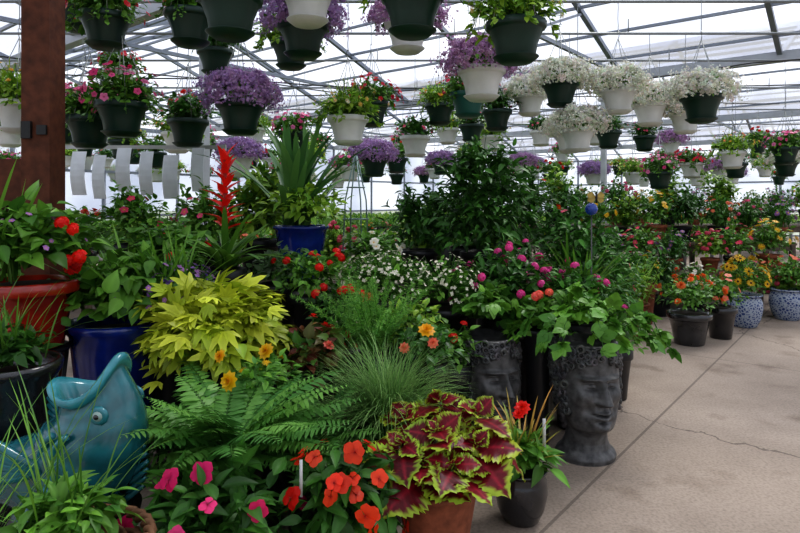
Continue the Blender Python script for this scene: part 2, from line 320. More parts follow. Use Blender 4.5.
def plant(name,loc,p,fn,rz=0):
    b=B(); r,h,col,mt,st=p; pot(b,r,h,col,mt,st); b.h=h; fn(b,h)
    return b.obj(name,MATS,loc,rz)
# ---------------------------------------------------------------- greenhouse shell
def fr(a,bb,z): return U*a+Vv*bb+np.array([0,0,z])
A0,A1,B0,B1=-9,27,-15,9
b=B(); c=[fr(A0,B0,0),fr(A1,B0,0),fr(A1,B1,0),fr(A0,B1,0)]
b.raw(c,[[3,2,1,0]],(.5,.5,.5)); b.obj('floor',[FLOOR],smooth=False)
b=B(); s=80; b.raw([(-s,-s,-.06),(s,-s,-.06),(s,s,-.06),(-s,s,-.06)],[[0,1,2,3]],(.25,.28,.18)); b.obj('ground',[MATTE],smooth=False)
ZG,ZR,BAY=3.25,4.35,6.0
bp=B(); bs=B(); SC=(.24,.27,.32)
def bar(bb,p,q,w,col=SC,mat=1):
    p=np.array(p);q=np.array(q);d=q-p;ln=np.linalg.norm(d);d/=ln;n=nz(np.cross(d,[0.01,0,1]) if abs(d[2])<.95 else np.cross(d,[1,0,0]));m=np.cross(d,n)
    bb.box((p+q)/2,(ln,w,w),col,mat,ax=[d,n,m])
a=A0
while a<A1-.1:
    for (x0,z0,x1,z1) in((a,ZG,a+3,ZR),(a+3,ZR,a+6,ZG)):
        bp.raw([fr(x0,B0,z0+.05),fr(x1,B0,z1+.05),fr(x1,B1,z1+.05),fr(x0,B1,z0+.05)],[[0,1,2,3]],(1,1,1),0)
        for k in range(0,5):
            f=k/5+.06; bar(bs,fr(x0+(x1-x0)*f,B0,z0+(z1-z0)*f),fr(x0+(x1-x0)*f,B1,z0+(z1-z0)*f),.035)
        for v in np.arange(B0,B1+.1,2.0): bar(bs,fr(x0,v,z0),fr(x1,v,z1),.06)
    for v in np.arange(B0,B1+.1,4.0):
        bar(bs,fr(a,v,ZG),fr(a+6,v,ZG),.045); bar(bs,fr(a+1.5,v,ZG+.55),fr(a+3,v,ZG),.03); bar(bs,fr(a+4.5,v,ZG+.55),fr(a+3,v,ZG),.03)
    bar(bs,fr(a,B0,ZG-.03),fr(a,B1,ZG-.03),.12,(.42,.44,.47)); a+=6
bp.obj('ceiling',[POLY],smooth=False); bs.obj('roof_truss_frame',[VEG,STEEL],smooth=False)
def wall(name,p,q,n):
    w=B(); p=np.array(p);q=np.array(q)
    w.raw([p,q,q+[0,0,ZG],p+[0,0,ZG]],[[0,1,2,3]],(1,1,1),0)
    for i in range(n+1): x=p+(q-p)*i/n; bar(w,x,x+[0,0,ZG],.07)
    for z in(.05,1.0,2.1,ZG-.05): bar(w,p+[0,0,z],q+[0,0,z],.06)
    w.obj(name,[POLY,STEEL],smooth=False)
wall('wall_left',fr(A0,B0,0),fr(A1,B0,0),18); wall('wall_right',fr(A0,B1,0),fr(A1,B1,0),18)
wall('wall_back',fr(A1,B0,0),fr(A1,B1,0),12); wall('wall_front',fr(A0,B0,0),fr(A0,B1,0),12)
for (x,y) in((-2.2,6.75),(3.65,10.75),(5.75,8.15)):
    w=B(); w.box((0,0,1.68),(.085,.085,3.36),(.55,.57,.6),1); w.box((0,0,.01),(.2,.2,.02),(.4,.4,.4),1); w.box((0,0,3.2),(.16,.16,.06),(.4,.4,.4),1); w.obj('steel_column',[VEG,STEEL],(x,y,0),-YAW,False)
# ---------------------------------------------------------------- hanging baskets
def hb(kind,pc,trail=1):
    b=B(); r,h=.15,.2
    b.lathe([(.001,-h),(.62*r,-h),(.66*r,-h+.01),(.74*r,-.12),(.92*r,-.05),(.94*r,-.045),(1.03*r,-.04),(1.05*r,-.03),(1.05*r,-.004),(1.0*r,0),(.93*r,0),(.9*r,-.02),(.001,-.02)],pc,3,(0,0,0),36,.012,18)
    b.lathe([(.001,-h-.015),(.55*r,-h-.015),(.78*r,-h+.012),(.8*r,-h+.016),(.76*r,-h+.014),(.5*r,-h-.005)],pc,3,(0,0,0),30)
    for k in range(4):
        a=k*PI/2+.4; b.tube([(r*math.cos(a),r*math.sin(a),-.01),(r*.6*math.cos(a),r*.6*math.sin(a),.22),(0,0,.44)],.0028,(.35,.37,.36),4,5)
    b.tube([(0,0,.43),(.012,0,.46),(.016,0,.49),(0,0,.51),(-.012,0,.495)],.003,(.35,.37,.36),4,5)
    K=kind[0]
    if K=='aly':
        col=kind[1]; bush(b,420,LEAFS,.035,GM,GL,.22,.12,(0,0,.03),-.5,.3)
        n=420; u,pos=dome(n,.26,.14,(0,0,.05),-.5,.8,.12); b.add(CLUS,pos,u+[0,0,.3],rng.normal(size=(n,3)),.023*rng.uniform(.6,1.2,n),cj(col,n,.2),cj(col*.8,n,.2))
        n=2300; u,pos=dome(n,.29,.17,(0,0,.04),-.55,.7,.17); b.add(TINY,pos,u+rng.normal(0,.4,(n,3)),rng.normal(size=(n,3)),.0095,cj(col,n,.25),cj(col,n,.2))
    elif K=='pet':
        bush(b,560,LEAF,.055,GM,GL,.23,.14,(0,0,.04),-.4,.3); vines(b,12*trail,LEAFS,.045,GM,GL,(0,0,0),.17,.14)
        flowers(b,60,FL5,.024,kind[1],.26,.18,(0,0,.04),-.3,cb=kind[1]*.5,col2=kind[2])
    elif K=='lime':
        bush(b,560,LEAF,.052,GL,YG*1.1,.25,.14,(0,0,.05),-.2,.3); vines(b,16*trail,LEAFS,.045,GL,YG,(0,0,0),.21,.08)
        blades(b,60,(0,0,.02),.05,.32,(0,1.0),(.2,.9),.003,GL,YG); flowers(b,38,DAISY,.017,kind[1],.28,.2,(0,0,.05),0,cb=YEL,col2=kind[2])
    elif K=='ger':
        bush(b,340,ROUND,.052,GM,GL,.2,.14,(0,0,.05),-.3,.35); flowers(b,9,GERF,.034,kind[1],.22,.22,(0,0,.05),.1,cb=kind[1]*.7)
        vines(b,8*trail,LEAF,.04,GM,GL,(0,0,0),.16,.12)
    elif K=='grn':
        bush(b,420,LEAF,.055,GD*1.3,GM*1.3,.23,.15,(0,0,.05),-.3,.3); fern(b,26,(0,0,0),.32,GM,GL,(.3,1.2),(.5,1.2),.04,np_=14); flowers(b,14,FL5,.02,PNK,.24,.17,(0,0,.04),0,cb=YEL)
    return b.mesh('hanging_basket_'+K,MATS)
kinds={'pur':('aly',np.array([.42,.26,.50])),'lav':('aly',np.array([.48,.28,.48])),'wht':('aly',WHT),'pink':('pet',PNK,np.array([.75,.2,.4])),'redp':('pet',RED,HOT),'yel':('lime',YEL,WHT),'limep':('lime',PNK,YEL),'ger':('ger',RED),'grn':('grn',)}
TEAL=np.array([.015,.11,.09]); cache={}
NM={'pur':'purple_alyssum','lav':'lavender_petunia','wht':'white_alyssum','pink':'pink_petunia','redp':'red_petunia','yel':'yellow_bidens','limep':'trailing_lantana','ger':'red_geranium','grn':'trailing_fern'}
PC={'g':DGR,'w':PWH,'t':TEAL}
ZP=3.12
def basket(x,y,z,k,pc,sc=1.0):
    key=(k,pc)
    if key not in cache: cache[key]=hb(kinds[k],PC[pc])
    o=put('hanging_basket_'+NM[k],cache[key],(x,y,z),rng.uniform(0,6.28),sc)
    L=ZP-(z+.5*sc)
    if L>.02:
        c=B(); nl=max(2,int(L/.05)); zz=np.linspace(0,L,nl+1); c.tube(np.stack([.003*np.sin(np.arange(nl+1)*2.),0*zz,zz],1),.003,(.3,.32,.32),4,5)
        ch=c.obj('hanger_chain',MATS,(0,0,.5)); ch.parent=o; ch.scale=(1/sc,)*3
    return o
for t in [(-1.84,3.75,2.56,'redp','g'),(-1.31,3.75,2.575,'ger','g'),(-.82,2.9,2.39,'grn','g',.98),(-.854,4.7,2.64,'yel','g'),(-.606,3.75,2.50,'pur','g'),(-.50,3.25,2.55,'pur','w',.95),
 (.05,4.1,2.62,'lav','w'),(.06,2.9,2.40,'limep','g',.98),(.56,2.9,2.26,'yel','g',.92),(.51,3.75,2.225,'lav','w',.95),(-1.09,4.1,2.07,'pur','g',1.05),(-1.74,3.75,2.01,'pink','g'),
 (-1.66,4.7,2.03,'grn','g'),(-2.12,4.1,1.97,'pink','g'),(-2.2,4.1,2.77,'ger','g'),(-.355,4.1,1.97,'yel','w',.9),(.155,6.2,2.06,'grn','w'),(.59,5.2,2.33,'redp','t'),(.41,6.2,2.39,'limep','g'),
 (1.34,6.2,2.485,'wht','w'),(1.39,5.2,2.42,'wht','g'),(1.89,5.2,2.36,'wht','w',1.0),(2.36,4.7,2.22,'wht','g',1.0),(1.54,5.2,2.02,'wht','w',.95),(1.75,6.2,2.10,'wht','w'),(2.58,6.2,2.4,'wht','w',1.1),(2.95,6.2,2.3,'wht','w'),
 (-2.6,4.1,2.07,'limep','w'),(-2.9,6.2,2.75,'redp','w'),(-1.6,5.2,2.7,'grn','g'),(.88,7.4,2.33,'grn','g'),(2.57,7.4,2.25,'grn','g'),(3.2,7.4,1.75,'pink','g'),(4.1,7.4,2.0,'limep','w'),(4.75,7.4,2.05,'pink','g'),(1.0,6.2,2.33,'grn','g'),
 (-.25,5.2,2.25,'redp','g'),(-2.75,5.2,2.2,'pink','g'),(-3.2,5.2,2.2,'ger','w'),(-2.3,6.2,2.1,'limep','w'),(-1.1,6.2,2.1,'pink','g'),(-3.5,6.2,2.2,'wht','g')]:
    basket(*t)
kk=list(kinds)+['grn','limep','yel','grn','pink']
for y in(7.4,9.2,11.4,13.6,16.2):
    for x in np.arange(-.66*y,.66*y,.75):
        if y<7.5 and x>-.2: continue
        basket(x+rng.uniform(-.1,.1),y,rng.choice([1.95,2.1,2.35,2.5])+rng.uniform(-.06,.06),kk[rng.integers(len(kk))],'gw'[rng.integers(2)],1.1)
for y in(2.9,3.25,3.75,4.1,4.7,5.2,6.2,7.4,9.2,11.4,13.6,16.2):
    c=B(); w=.7*y+.8; c.tube([(-w,0,0),(0,0,.0),(w,0,0)],.014,(.25,.27,.28),4,8)
    for x in np.arange(-w+.3,w,1.8): c.tube([(x,0,0),(x,0,ZG-ZP+.02)],.006,(.25,.27,.28),4,5)
    c.obj('hanging_pipe',MATS,(0,y,ZP))
for (x0,y0,x1,y1,z) in((-5,7,6,9.5,2.95),(-6,9.5,6,8.0,3.0),(-5,6.5,7,14,3.05),(-3,12,6,5.5,2.98)):
    c=B(); t=np.linspace(0,1,24); c.tube(np.stack([x0+(x1-x0)*t,y0+(y1-y0)*t,z-.05*np.abs(np.sin(t*12))],1),.009,(.03,.03,.03),3,6); c.obj('irrigation_line',MATS)
# ---------------------------------------------------------------- growing benches
def bench_mesh(fl):
    b=B(); b.box((0,0,.72),(1.3,5,.05),(.35,.33,.3),5)
    for x in(-.55,.55):
        for y in(-2.3,0,2.3): b.box((x,y,.35),(.06,.06,.7),(.3,.3,.3),5)
    for i in range(6):
        for j in range(22):
            c=(-.53+i*.21+rng.uniform(-.02,.02),-2.35+j*.22,.83); b.lathe([(.05,-.085),(.065,0),(.06,0)],BLK,3,c,8)
            k=30; u,pos=dome(k,.12,.14,c,-.1,.4); g=rng.choice(3); b.add(LEAFS,pos,u+[0,0,.2],u+[0,0,1],.075,mixc([GM,GL,GM][g],[GL,YG,GL][g],k))
            if rng.random()<.3:
                u,pos=dome(3,.11,.15,c,.3,.9); b.add(FL5,pos,u+[0,0,.5],[1,0,.1],.03,cj(fl[rng.integers(len(fl))],3),YEL)
    return b.mesh('bench',MATS)
bm=[bench_mesh([RED,HOT,WHT]),bench_mesh([YEL,PUR,WHT]),bench_mesh([RED,PNK,LIME])]
for ia,a in enumerate((9.5,15,20.5)):
    for ib,v in enumerate(np.arange(-12,-1.9,1.95)):
        p=fr(a-3.2,v,0)
        if p[1]>9.6: put('growing_bench',bm[(ia+ib)%3],tuple(p),-YAW)
for x,y in((-3.4,7.6),(-.9,8.2)): put('growing_bench',bm[int(abs(x))%3],(x,y,0),PI/2*0.98)
# ---------------------------------------------------------------- display stands
def stand(name,x0,x1,y0,y1,z):
    b=B(); n=max(2,int((y1-y0)/.13)); w=(y1-y0)/n
    for i in range(n): b.box(((x0+x1)/2,y0+w*(i+.5),z-.015),(x1-x0,w*.9,.03),(.16,.12,.09),5)
    for x in(x0+.04,(x0+x1)/2,x1-.04):
        for y in(y0+.05,y1-.05): b.box((x,y,(z-.03)/2),(.06,.06,z-.03),(.13,.1,.08),5)
    for y in(y0+.05,y1-.05): b.box(((x0+x1)/2,y,z-.07),(x1-x0-.05,.03,.08),(.13,.1,.08),5)
    b.obj(name,MATS,smooth=False)
stand('display_bench',-1.1,.22,2.75,3.28,.32); stand('display_bench',-1.15,.25,3.34,3.98,.58); stand('display_bench',-2.6,1.15,4.05,4.95,.8)
# ---------------------------------------------------------------- foreground heroes
def f_coleus(b,h):
    P=[]
    for (ox,oy,oz,ss) in((0,-.02,.17,1.0),(-.13,-.05,.13,.95),(.14,-.04,.13,1.0),(.05,-.13,.09,.95),(-.06,-.12,.08,.95),(.16,.08,.2,.95),(-.11,.08,.19,.95),(.02,.1,.24,.95),(.23,.02,.12,.8)):
        b.tube([(ox*.3,oy*.3,h-.03),(ox*.8,oy*.8,h+oz*.5),(ox,oy,h+oz)],.005,(.2,.25,.08),0,6)
        for (n,el,s,dz) in((3,-.1,.165,-.02),(3,.25,.14,0),(3,.6,.09,.015),(3,1.0,.045,.02)):
            a0=rng.uniform(0,6)
            for k in range(n):
                a=a0+2*PI*k/n+el*2.6+rng.uniform(-.35,.35); d=np.array([math.cos(a)*math.cos(el),math.sin(a)*math.cos(el),math.sin(el)])
                P.append((np.array([ox,oy,h+oz+dz])+d*.012,d,s*ss*rng.uniform(.75,1.2)))
    pos=np.array([p[0] for p in P]);d=np.array([p[1] for p in P]);s=np.array([p[2] for p in P]); k=len(P)
    b.add(COLEUS,pos,d+rng.normal(0,.18,(k,3)),[0,-.35,1]+rng.normal(0,.32,(k,3)),s,cj((.15,.004,.012),k,.45),cj((.36,.50,.04),k,.25),c3=(.5,.02,.05))
plant('potted_coleus',(.14,2.3,0),(.165,.33,TC*.9,2,'tall'),f_coleus)
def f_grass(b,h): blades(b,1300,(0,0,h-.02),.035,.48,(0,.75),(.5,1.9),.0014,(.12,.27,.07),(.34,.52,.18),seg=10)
plant('potted_fiber_optic_grass',(-.06,2.64,0),(.13,.39,BLK,1,'tall'),f_grass)
def f_spike(b,h):
    bush(b,150,LEAFN,.09,GM,GL,.15,.13,(0,0,h+.04),-.3,.3); blades(b,26,(0,0,h),.02,.32,(.1,.9),(.1,.7),.004,GL,(.5,.28,.06)); blades(b,16,(0,0,h),.02,.38,(.1,1.0),(.1,.6),.004,(.5,.4,.1),(.6,.25,.05))
    fl_at(b,[(-.02,-.05,h+.25),(-.0,-.03,h+.27)],POM,.034,RED,ORG); b.box((.09,-.05,h+.16),(.014,.003,.14),(.6,.6,.58),3)
plant('potted_spiky_dracaena',(.53,2.63,0),(.115,.23,BLK+.01,1,'belly'),f_spike)
def f_impo(b,h):
    bush(b,420,LEAFN,.085,GD*1.2,GM*1.1,.20,.22,(0,0,h+.12),-.5,.3)
    flowers(b,16,IMP,.034,ORG,.22,.26,(0,0,h+.12),-.3,cb=(.35,.0,.0),col2=RED,shell=1.0)
    fl_at(b,[(-.02,-.2,h+.26),(.09,-.2,h+.2),(.12,-.19,h+.13),(.10,-.2,h+.07),(-.08,-.14,h+.36),(.05,-.1,h+.36),(0,-.22,h-.02),(.13,-.12,h+.28)],IMP,.036,ORG,(.4,.0,.0),jit=.4); b.box((-.12,-.16,h+.3),(.010,.003,.12),(.6,.6,.58),3)
plant('potted_orange_impatiens',(-.20,2.1,0),(.13,.2,TC*.7,2,'classic'),f_impo)
def f_impp(b,h):
    bush(b,560,LEAFN,.095,GD*1.3,GM*1.25,.26,.22,(0,0,h+.04),-.5,.3)
    fl_at(b,[(-.10,-.10,h+.26),(-.01,-.08,h+.27),(-.21,-.16,h+.15),(-.13,-.22,h+.12),(.17,-.12,h+.18),(.25,-.15,h+.06),(.1,-.24,h+.02)],IMP,.036,HOT,(.3,.0,.05),jit=.5)
    flowers(b,5,IMP,.033,HOT,.26,.24,(0,0,h+.05),0,cb=(.3,.0,.05),col2=PNK)
plant('potted_pink_impatiens',(-.60,1.92,0),(.17,.29,TC*.6,2,'classic'),f_impp)
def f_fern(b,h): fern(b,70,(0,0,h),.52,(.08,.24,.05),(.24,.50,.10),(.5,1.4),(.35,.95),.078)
plant('potted_boston_fern',(-.66,2.3,0),(.15,.43,BLK,3,'classic'),f_fern)
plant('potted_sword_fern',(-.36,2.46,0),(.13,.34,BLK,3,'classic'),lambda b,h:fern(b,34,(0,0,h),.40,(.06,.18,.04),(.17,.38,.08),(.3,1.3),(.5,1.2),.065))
def f_wick(b,h):
    for k in range(11): 
        z=.04+k*(h-.04)/11; a=np.linspace(0,2*PI,41); r=(.13+.03*k/9)+.006*np.cos(a*20+(k%2)*PI); b.tube(np.stack([r*np.cos(a),r*np.sin(a),0*a+z],1),.013,(.2,.1,.05),5,6)
    a=np.linspace(0,2*PI,61)
    for ph in(0,PI): b.tube(np.stack([(.18+.01*np.cos(a*14+ph))*np.cos(a),(.18+.01*np.cos(a*14+ph))*np.sin(a),h+.01*np.sin(a*14+ph)],1),.011,(.16,.08,.04),5,6)
    bush(b,200,LEAFN,.07,GM,GL*1.1,.15,.12,(-.05,.04,h+.03),-.1,.3); blades(b,30,(-.06,.05,h),.03,.5,(0,.8),(.2,.8),.0022,GM,GL)
plant('wicker_basket_planter',(-.87,1.62,0),(.12,.47,(.14,.07,.035),5,'classic'),f_wick)
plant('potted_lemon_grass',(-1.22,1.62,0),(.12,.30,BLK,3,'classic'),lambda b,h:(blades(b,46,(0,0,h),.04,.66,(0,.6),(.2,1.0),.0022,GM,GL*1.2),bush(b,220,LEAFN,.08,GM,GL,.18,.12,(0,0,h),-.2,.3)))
# fish planter
def fish():
    b=B(); TE=np.array([.018,.135,.16])
    key=np.array([(-.36,.15,.035),(-.32,.13,.06),(-.23,.10,.105),(-.11,.10,.145),(-.02,.12,.165),(.04,.17,.172),(.075,.235,.163),(.085,.29,.143),(.08,.335,.122),(.07,.365,.112)])
    t=np.linspace(0,1,len(key)); tt=np.linspace(0,1,44); X=np.interp(tt,t,key[:,0]);Z=np.interp(tt,t,key[:,1]);R=np.interp(tt,t,key[:,2])
    for _ in range(3):
        for q in(X,Z,R): q[1:-1]=(q[:-2]+2*q[1:-1]+q[2:])/4
    T=nz(np.stack([np.gradient(X),0*X,np.gradient(Z)],1)); N1=np.stack([T[:,2],0*X,-T[:,0]],1); a=np.linspace(0,2*PI,64,endpoint=False)
    ca,sa=np.cos(a),np.sin(a); rings=[];cols=[]
    jaw=(np.abs(ca)**2.2)*np.where(ca>0,1.1,.85)
    def ring(i,rf=1,ext=0,lift=0):
        c=np.array([X[i],0,Z[i]])
        return c+R[i]*rf*(ca[:,None]*N1[i]+sa[:,None]*np.array([0,.85,0]))+T[i]*(ext*jaw+lift)[:,None]
    for i in range(44):
        e=max(0,(i-33)/10); rings.append(ring(i,1,.08*e)); cols.append(TE*(1+.2*math.sin(i*1.3)))
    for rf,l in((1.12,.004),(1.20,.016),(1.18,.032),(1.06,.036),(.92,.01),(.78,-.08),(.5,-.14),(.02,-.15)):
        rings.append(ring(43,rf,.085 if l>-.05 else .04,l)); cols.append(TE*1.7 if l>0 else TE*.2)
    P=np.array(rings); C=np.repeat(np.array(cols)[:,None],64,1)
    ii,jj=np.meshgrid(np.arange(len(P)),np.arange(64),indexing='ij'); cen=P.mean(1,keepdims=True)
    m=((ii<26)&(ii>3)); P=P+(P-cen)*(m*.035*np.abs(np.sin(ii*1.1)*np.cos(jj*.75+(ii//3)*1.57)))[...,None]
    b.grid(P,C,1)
    for sy in(-1,1):
        e=np.array([.140,sy*.100,.345]); b.add(SPH,[e],[0,sy,0],[0,0,1],.020,(.30,.42,.38),mat=1); b.add(SPH,[e+[0,sy*.013,0]],[0,sy,0],[0,0,1],.010,(.01,.01,.01),mat=1)
        b.add(TORUS,[e+[0,sy*.003,0]],[0,sy,0],[0,0,1],[[.022,.033,.033]],TE*1.5,mat=1)
        for kx in(.0,.05):
            q=np.linspace(-1.1,1.1,16); cx=.11-kx-.10*np.cos(q); cz=.19+.11*np.sin(q)
            rr=np.sqrt(np.clip(.172**2-(cx-.06)**2,0,1)); b.tube(np.stack([cx,sy*.84*rr*(1-.9*np.maximum(cz-.25,0)),cz],1),.011,TE*1.5,1,8)
        for k in range(8):
            an=2.6+k*.12; L=.24-.01*k; o=np.array([-.02,sy*.13,.17]); s=np.linspace(0,1,8)
            b.tube(np.stack([o[0]+L*s*math.cos(an),o[1]+sy*.05*s,o[2]+L*s*math.sin(an)+.03*s**2],1),.012+.006*np.sin(s*PI),TE*(1.1+.2*(k%2)),1,8)
    for k in range(11):
        an=1.5+k*.17; s=np.linspace(0,1,9); L=.19; b.tube(np.stack([-.33+L*s*math.cos(an),-.02+.02*math.sin(k)*s,.14+L*s*math.sin(an)],1),.010+.012*s,TE*(1+.3*(k%2)),1,8)
    for k in range(9):
        s=np.linspace(0,1,6); z0=.04+k*.028; b.tube(np.stack([.17+.06*s+.012*np.sin(k*.6),0*s,z0-.02+.05*s],1),.012*(1.1-s*.5),TE*1.2,1,8)
    b.lathe([(.001,-.03),(.17,-.03),(.18,0),(.15,.03),(.12,.06),(.001,.06)],TE*.8,1,(0,0,0),32)
    return b
o=fish().obj('ceramic_fish_planter',MATS,(-1.13,2.1,.345)); o.rotation_euler=(0,0,math.radians(-6)); o.scale=(1.08,1.08,1.0)
b=B(); b.lathe([(.001,0),(.2,0),(.21,.03),(.17,.06),(.16,.24),(.2,.27),(.21,.31),(.001,.31)],(.1,.09,.08),2); b.obj('stone_pedestal',MATS,(-1.13,2.1,0))
# ---------------------------------------------------------------- busts
def bust():
    H=.445; SC_=(.085,.083,.082); Z0=.40
    key=np.array([(-.40,0,.36,.34),(-.35,0,.37,.35),(-.31,0,.35,.33),(-.27,.0,.30,.29),(-.18,.01,.255,.26),(-.08,.02,.24,.26),(-.02,.04,.245,.285),(.02,.08,.265,.325),(.08,.08,.29,.35),(.18,.05,.33,.385),(.3,.03,.36,.405),(.5,.0,.38,.42),(.7,-.02,.39,.43),(.85,-.02,.385,.42),(.95,-.02,.36,.39),(1.0,-.02,.34,.37)])
    z=np.linspace(-.40,1,230); cy=np.interp(z,key[:,0],key[:,1]);rx=np.interp(z,key[:,0],key[:,2]);ry=np.interp(z,key[:,0],key[:,3])
    for _ in range(4):
        for q in(cy,rx,ry): q[1:-1]=(q[:-2]+2*q[1:-1]+q[2:])/4
    a=np.linspace(-PI,PI,260,endpoint=False); A,Z=np.meshgrid(a,z); g=lambda x,s:np.exp(-(x/s)**2)
    nose=np.interp(Z,[.325,.355,.385,.42,.60,.66],[0,.10,.165,.145,.05,0])*g(A,.13+.05*g(Z-.385,.04))
    D=nose+.02*g(Z-.375,.03)*(g(A-.2,.07)+g(A+.2,.07))
    for s in(-1,1):
        D+=-.10*g(A-s*.36,.2)*g(Z-.56,.05)+.062*g(A-s*.37,.13)*g(Z-.555,.028)+.055*g(A-s*.38,.3)*g(Z-.645,.026)+.035*g(A-s*.66,.25)*g(Z-.43,.09)
        D+=.024*g(A-s*.37,.15)*g(Z-.588,.009)-.024*g(A-s*.37,.15)*g(Z-.522,.010)-.035*g(A-s*.5,.2)*g(Z-.28,.07)-.02*g(A-s*.22,.06)*g(Z-.32,.05)
    D+=.06*g(A,.23)*g(Z-.258,.017)+.06*g(A,.19)*g(Z-.195,.023)-.065*g(A,.25)*g(Z-.228,.009)-.045*g(A,.25)*g(Z-.148,.022)+.06*g(A,.24)*g(Z-.075,.055)
    D-=.02*g(A,.05)*g(Z-.31,.02)
    X=(rx[:,None]+D)*np.sin(A); Y=-((ry[:,None]+D)*np.cos(A)+cy[:,None]*1.0)
    P=np.stack([X,Y,Z+Z0],-1)*H
    b=B(); b.grid(P,SC_,6)
    top=[(1.1,0),(1.02,.02),(.9,.01),(.86,-.05),(.02,-.07)]
    b.grid(np.array([np.stack([.34*f*np.sin(a),-(.37*f*np.cos(a)-.02),0*a+1+Z0+dz],-1) for f,dz in top])*H,(.04,.04,.04),6)
    pos=[];dr=[]
    for zz in np.arange(.0,1.0,.06):
        for aa in np.arange(-PI,PI,.19):
            af=abs(aa); lim= 1.2 if zz<.70 else (1.05-(zz-.70)*6.5)
            if af<lim or (zz<.22 and af<1.75): continue
            a2=aa+rng.uniform(-.06,.06); z2=zz+rng.uniform(-.02,.02); rX=np.interp(z2,z,rx)+.012; rY=np.interp(z2,z,ry)+.012
            pos.append((rX*math.sin(a2),-(rY*math.cos(a2)+np.interp(z2,z,cy)),z2+Z0)); dr.append((math.sin(a2),-math.cos(a2),rng.uniform(-.1,.5)))
    pos=np.array(pos)*H; dr=np.array(dr)+rng.normal(0,.2,(len(pos),3)); k=len(pos)
    b.add(CURL,pos,dr,rng.normal(size=(k,3)),np.stack([rng.uniform(.03,.045,k)]+[rng.uniform(.019,.029,k)]*2,1),cj(np.array(SC_)*.9,k,.3),mat=6)
    b.add(SPH,pos+nz(dr)*.004,dr,rng.normal(size=(k,3)),.008,(.03,.03,.03),mat=6)
    for s in(-1,1):
        b.add(TORUS,[np.array((s*.39,-.03,.50+Z0))*H],[s,-.3,0],[0,0,1],[[.02,.018,.032]],SC_,mat=6)
    return b
bm_=bust().mesh('classical_head_planter',MATS)
put('classical_head_planter',bm_,(1.02,3.3,0),math.radians(12)); put('classical_head_planter',bm_,(.50,3.42,0),math.radians(24))
b=B(); vines(b,20,IVY,.075,GM*1.2,GL*1.1,(0,0,0),.34,.03,9,.10); vines(b,7,IVY,.07,GM*1.2,GL*1.1,(0,0,0),.40,.16,8,.08,(-.35,.6)); bush(b,110,IVY,.08,GM*1.1,GL*1.1,.25,.15,(0,0,.09),0,.3); b.obj('sweet_potato_vine',MATS,(1.02,3.36,.675))
b=B(); bush(b,170,IVY,.065,GM,GL,.2,.15,(0,.06,.09),0,.3); vines(b,8,IVY,.065,GM,GL,(0,0,0.03),.22,.03,8,.08,(.2,2.9)); b.obj('sweet_potato_vine',MATS,(.5,3.48,.67))
# ---------------------------------------------------------------- middle display
def lime_f(b,h): bush(b,380,PALM,.115,(.30,.40,.03),(.58,.62,.06),.38,.28,(0,0,h+.12),-.5,.4,.35); bush(b,160,LEAFB,.08,GM,YG,.28,.15,(0,0,h+.05),-.2,.3)
plant('potted_golden_aralia',(-.87,2.88,.32),(.15,.30,BLK,3,'classic'),lime_f)
def mari(b,h): bush(b,280,LEAF,.05,GM,GL,.18,.12,(0,0,h+.03),-.4,.3); fl_at(b,[(.03,-.16,h+.20),(-.17,-.12,h+.17),(-.11,-.2,h+.09)],POM,.04,YEL,ORG); flowers(b,3,DAISY,.02,YEL,.18,.13,(0,0,h),0)
plant('potted_marigold',(-.58,2.62,0),(.12,.58,BLK,3,'tall'),mari)
plant('potted_yellow_lantana',(.12,2.9,.32),(.11,.30,BLK,3,'classic'),lambda b,h:(bush(b,260,LEAF,.055,GD*1.3,GM*1.2,.17,.15,(0,0,h+.05),-.4,.3),fl_at(b,[(.03,-.17,h+.13),(-.1,-.14,h+.1)],POM,.03,COR,YEL),fl_at(b,[(-.0,-.18,h+.19)],POM,.042,YEL)))
plant('potted_foxtail_fern',(-.14,3.0,.32),(.14,.32,BLK,3,'classic'),lambda b,h:plume(b,40,(0,0,h),.44,(.11,.32,.06),(.28,.54,.10),(0,.75),.028,300))
plant('potted_red_begonia',(-.42,2.9,.32),(.12,.26,BLK,3,'classic'),lambda b,h:(bush(b,260,LEAFB,.07,(.14,.03,.02),GM,.2,.16,(0,0,h+.06),-.3,.3),flowers(b,8,POM,.028,COR,.2,.2,(0,0,h+.06),.0,cb=COR,col2=RED)))
def bpl(b,h): bush(b,330,LEAFB,.09,GM*.9,GL*.9,.31,.22,(0,0,h+.12),-.3,.35); bush(b,90,ROUND,.07,GM*.9,GL*.9,.3,.2,(0,0,h+.12),-.3,.6); fl_at(b,[(-.1,-.2,h+.30),(-.13,-.18,h+.28),(.28,-.1,h+.1)],GERF,.04,RED,RED); flowers(b,22,FL5,.016,LAV,.28,.2,(0.1,0,h+.1),.0); blades(b,24,(.1,0,h),.05,.5,(.2,.9),(.2,.6),.008,GM,GL)
plant('potted_geranium_in_blue_urn',(-1.42,3.02,0),(.23,.80,CB*1.3,1,'tall'),bpl)
def rpl(b,h): bush(b,360,LEAFB,.10,GM*.8,GL,.29,.24,(0,0,h+.13),-.1,.35); fl_at(b,[(.26,-.1,h+.24),(.22,-.12,h+.27),(.3,-.12,h+.12),(.24,-.1,h+.1)],GERF,.034,RED,RED); flowers(b,24,FL5,.014,LAV,.27,.24,(0,0,h+.1),.1); blades(b,18,(-.1,-.1,h),.05,.55,(0,.5),(.1,.5),.01,GM,GL)
plant('potted_geranium_in_red_pot',(-1.72,2.78,.72),(.21,.31,DRED,1,'classic'),rpl)
b=B(); 
for k in range(4): a=k*PI/2+.7; b.tube([(.16*math.cos(a),.16*math.sin(a),.7),(.12*math.cos(a),.12*math.sin(a),.35),(.18*math.cos(a),.18*math.sin(a),0)],.01,(.02,.02,.02),4,6)
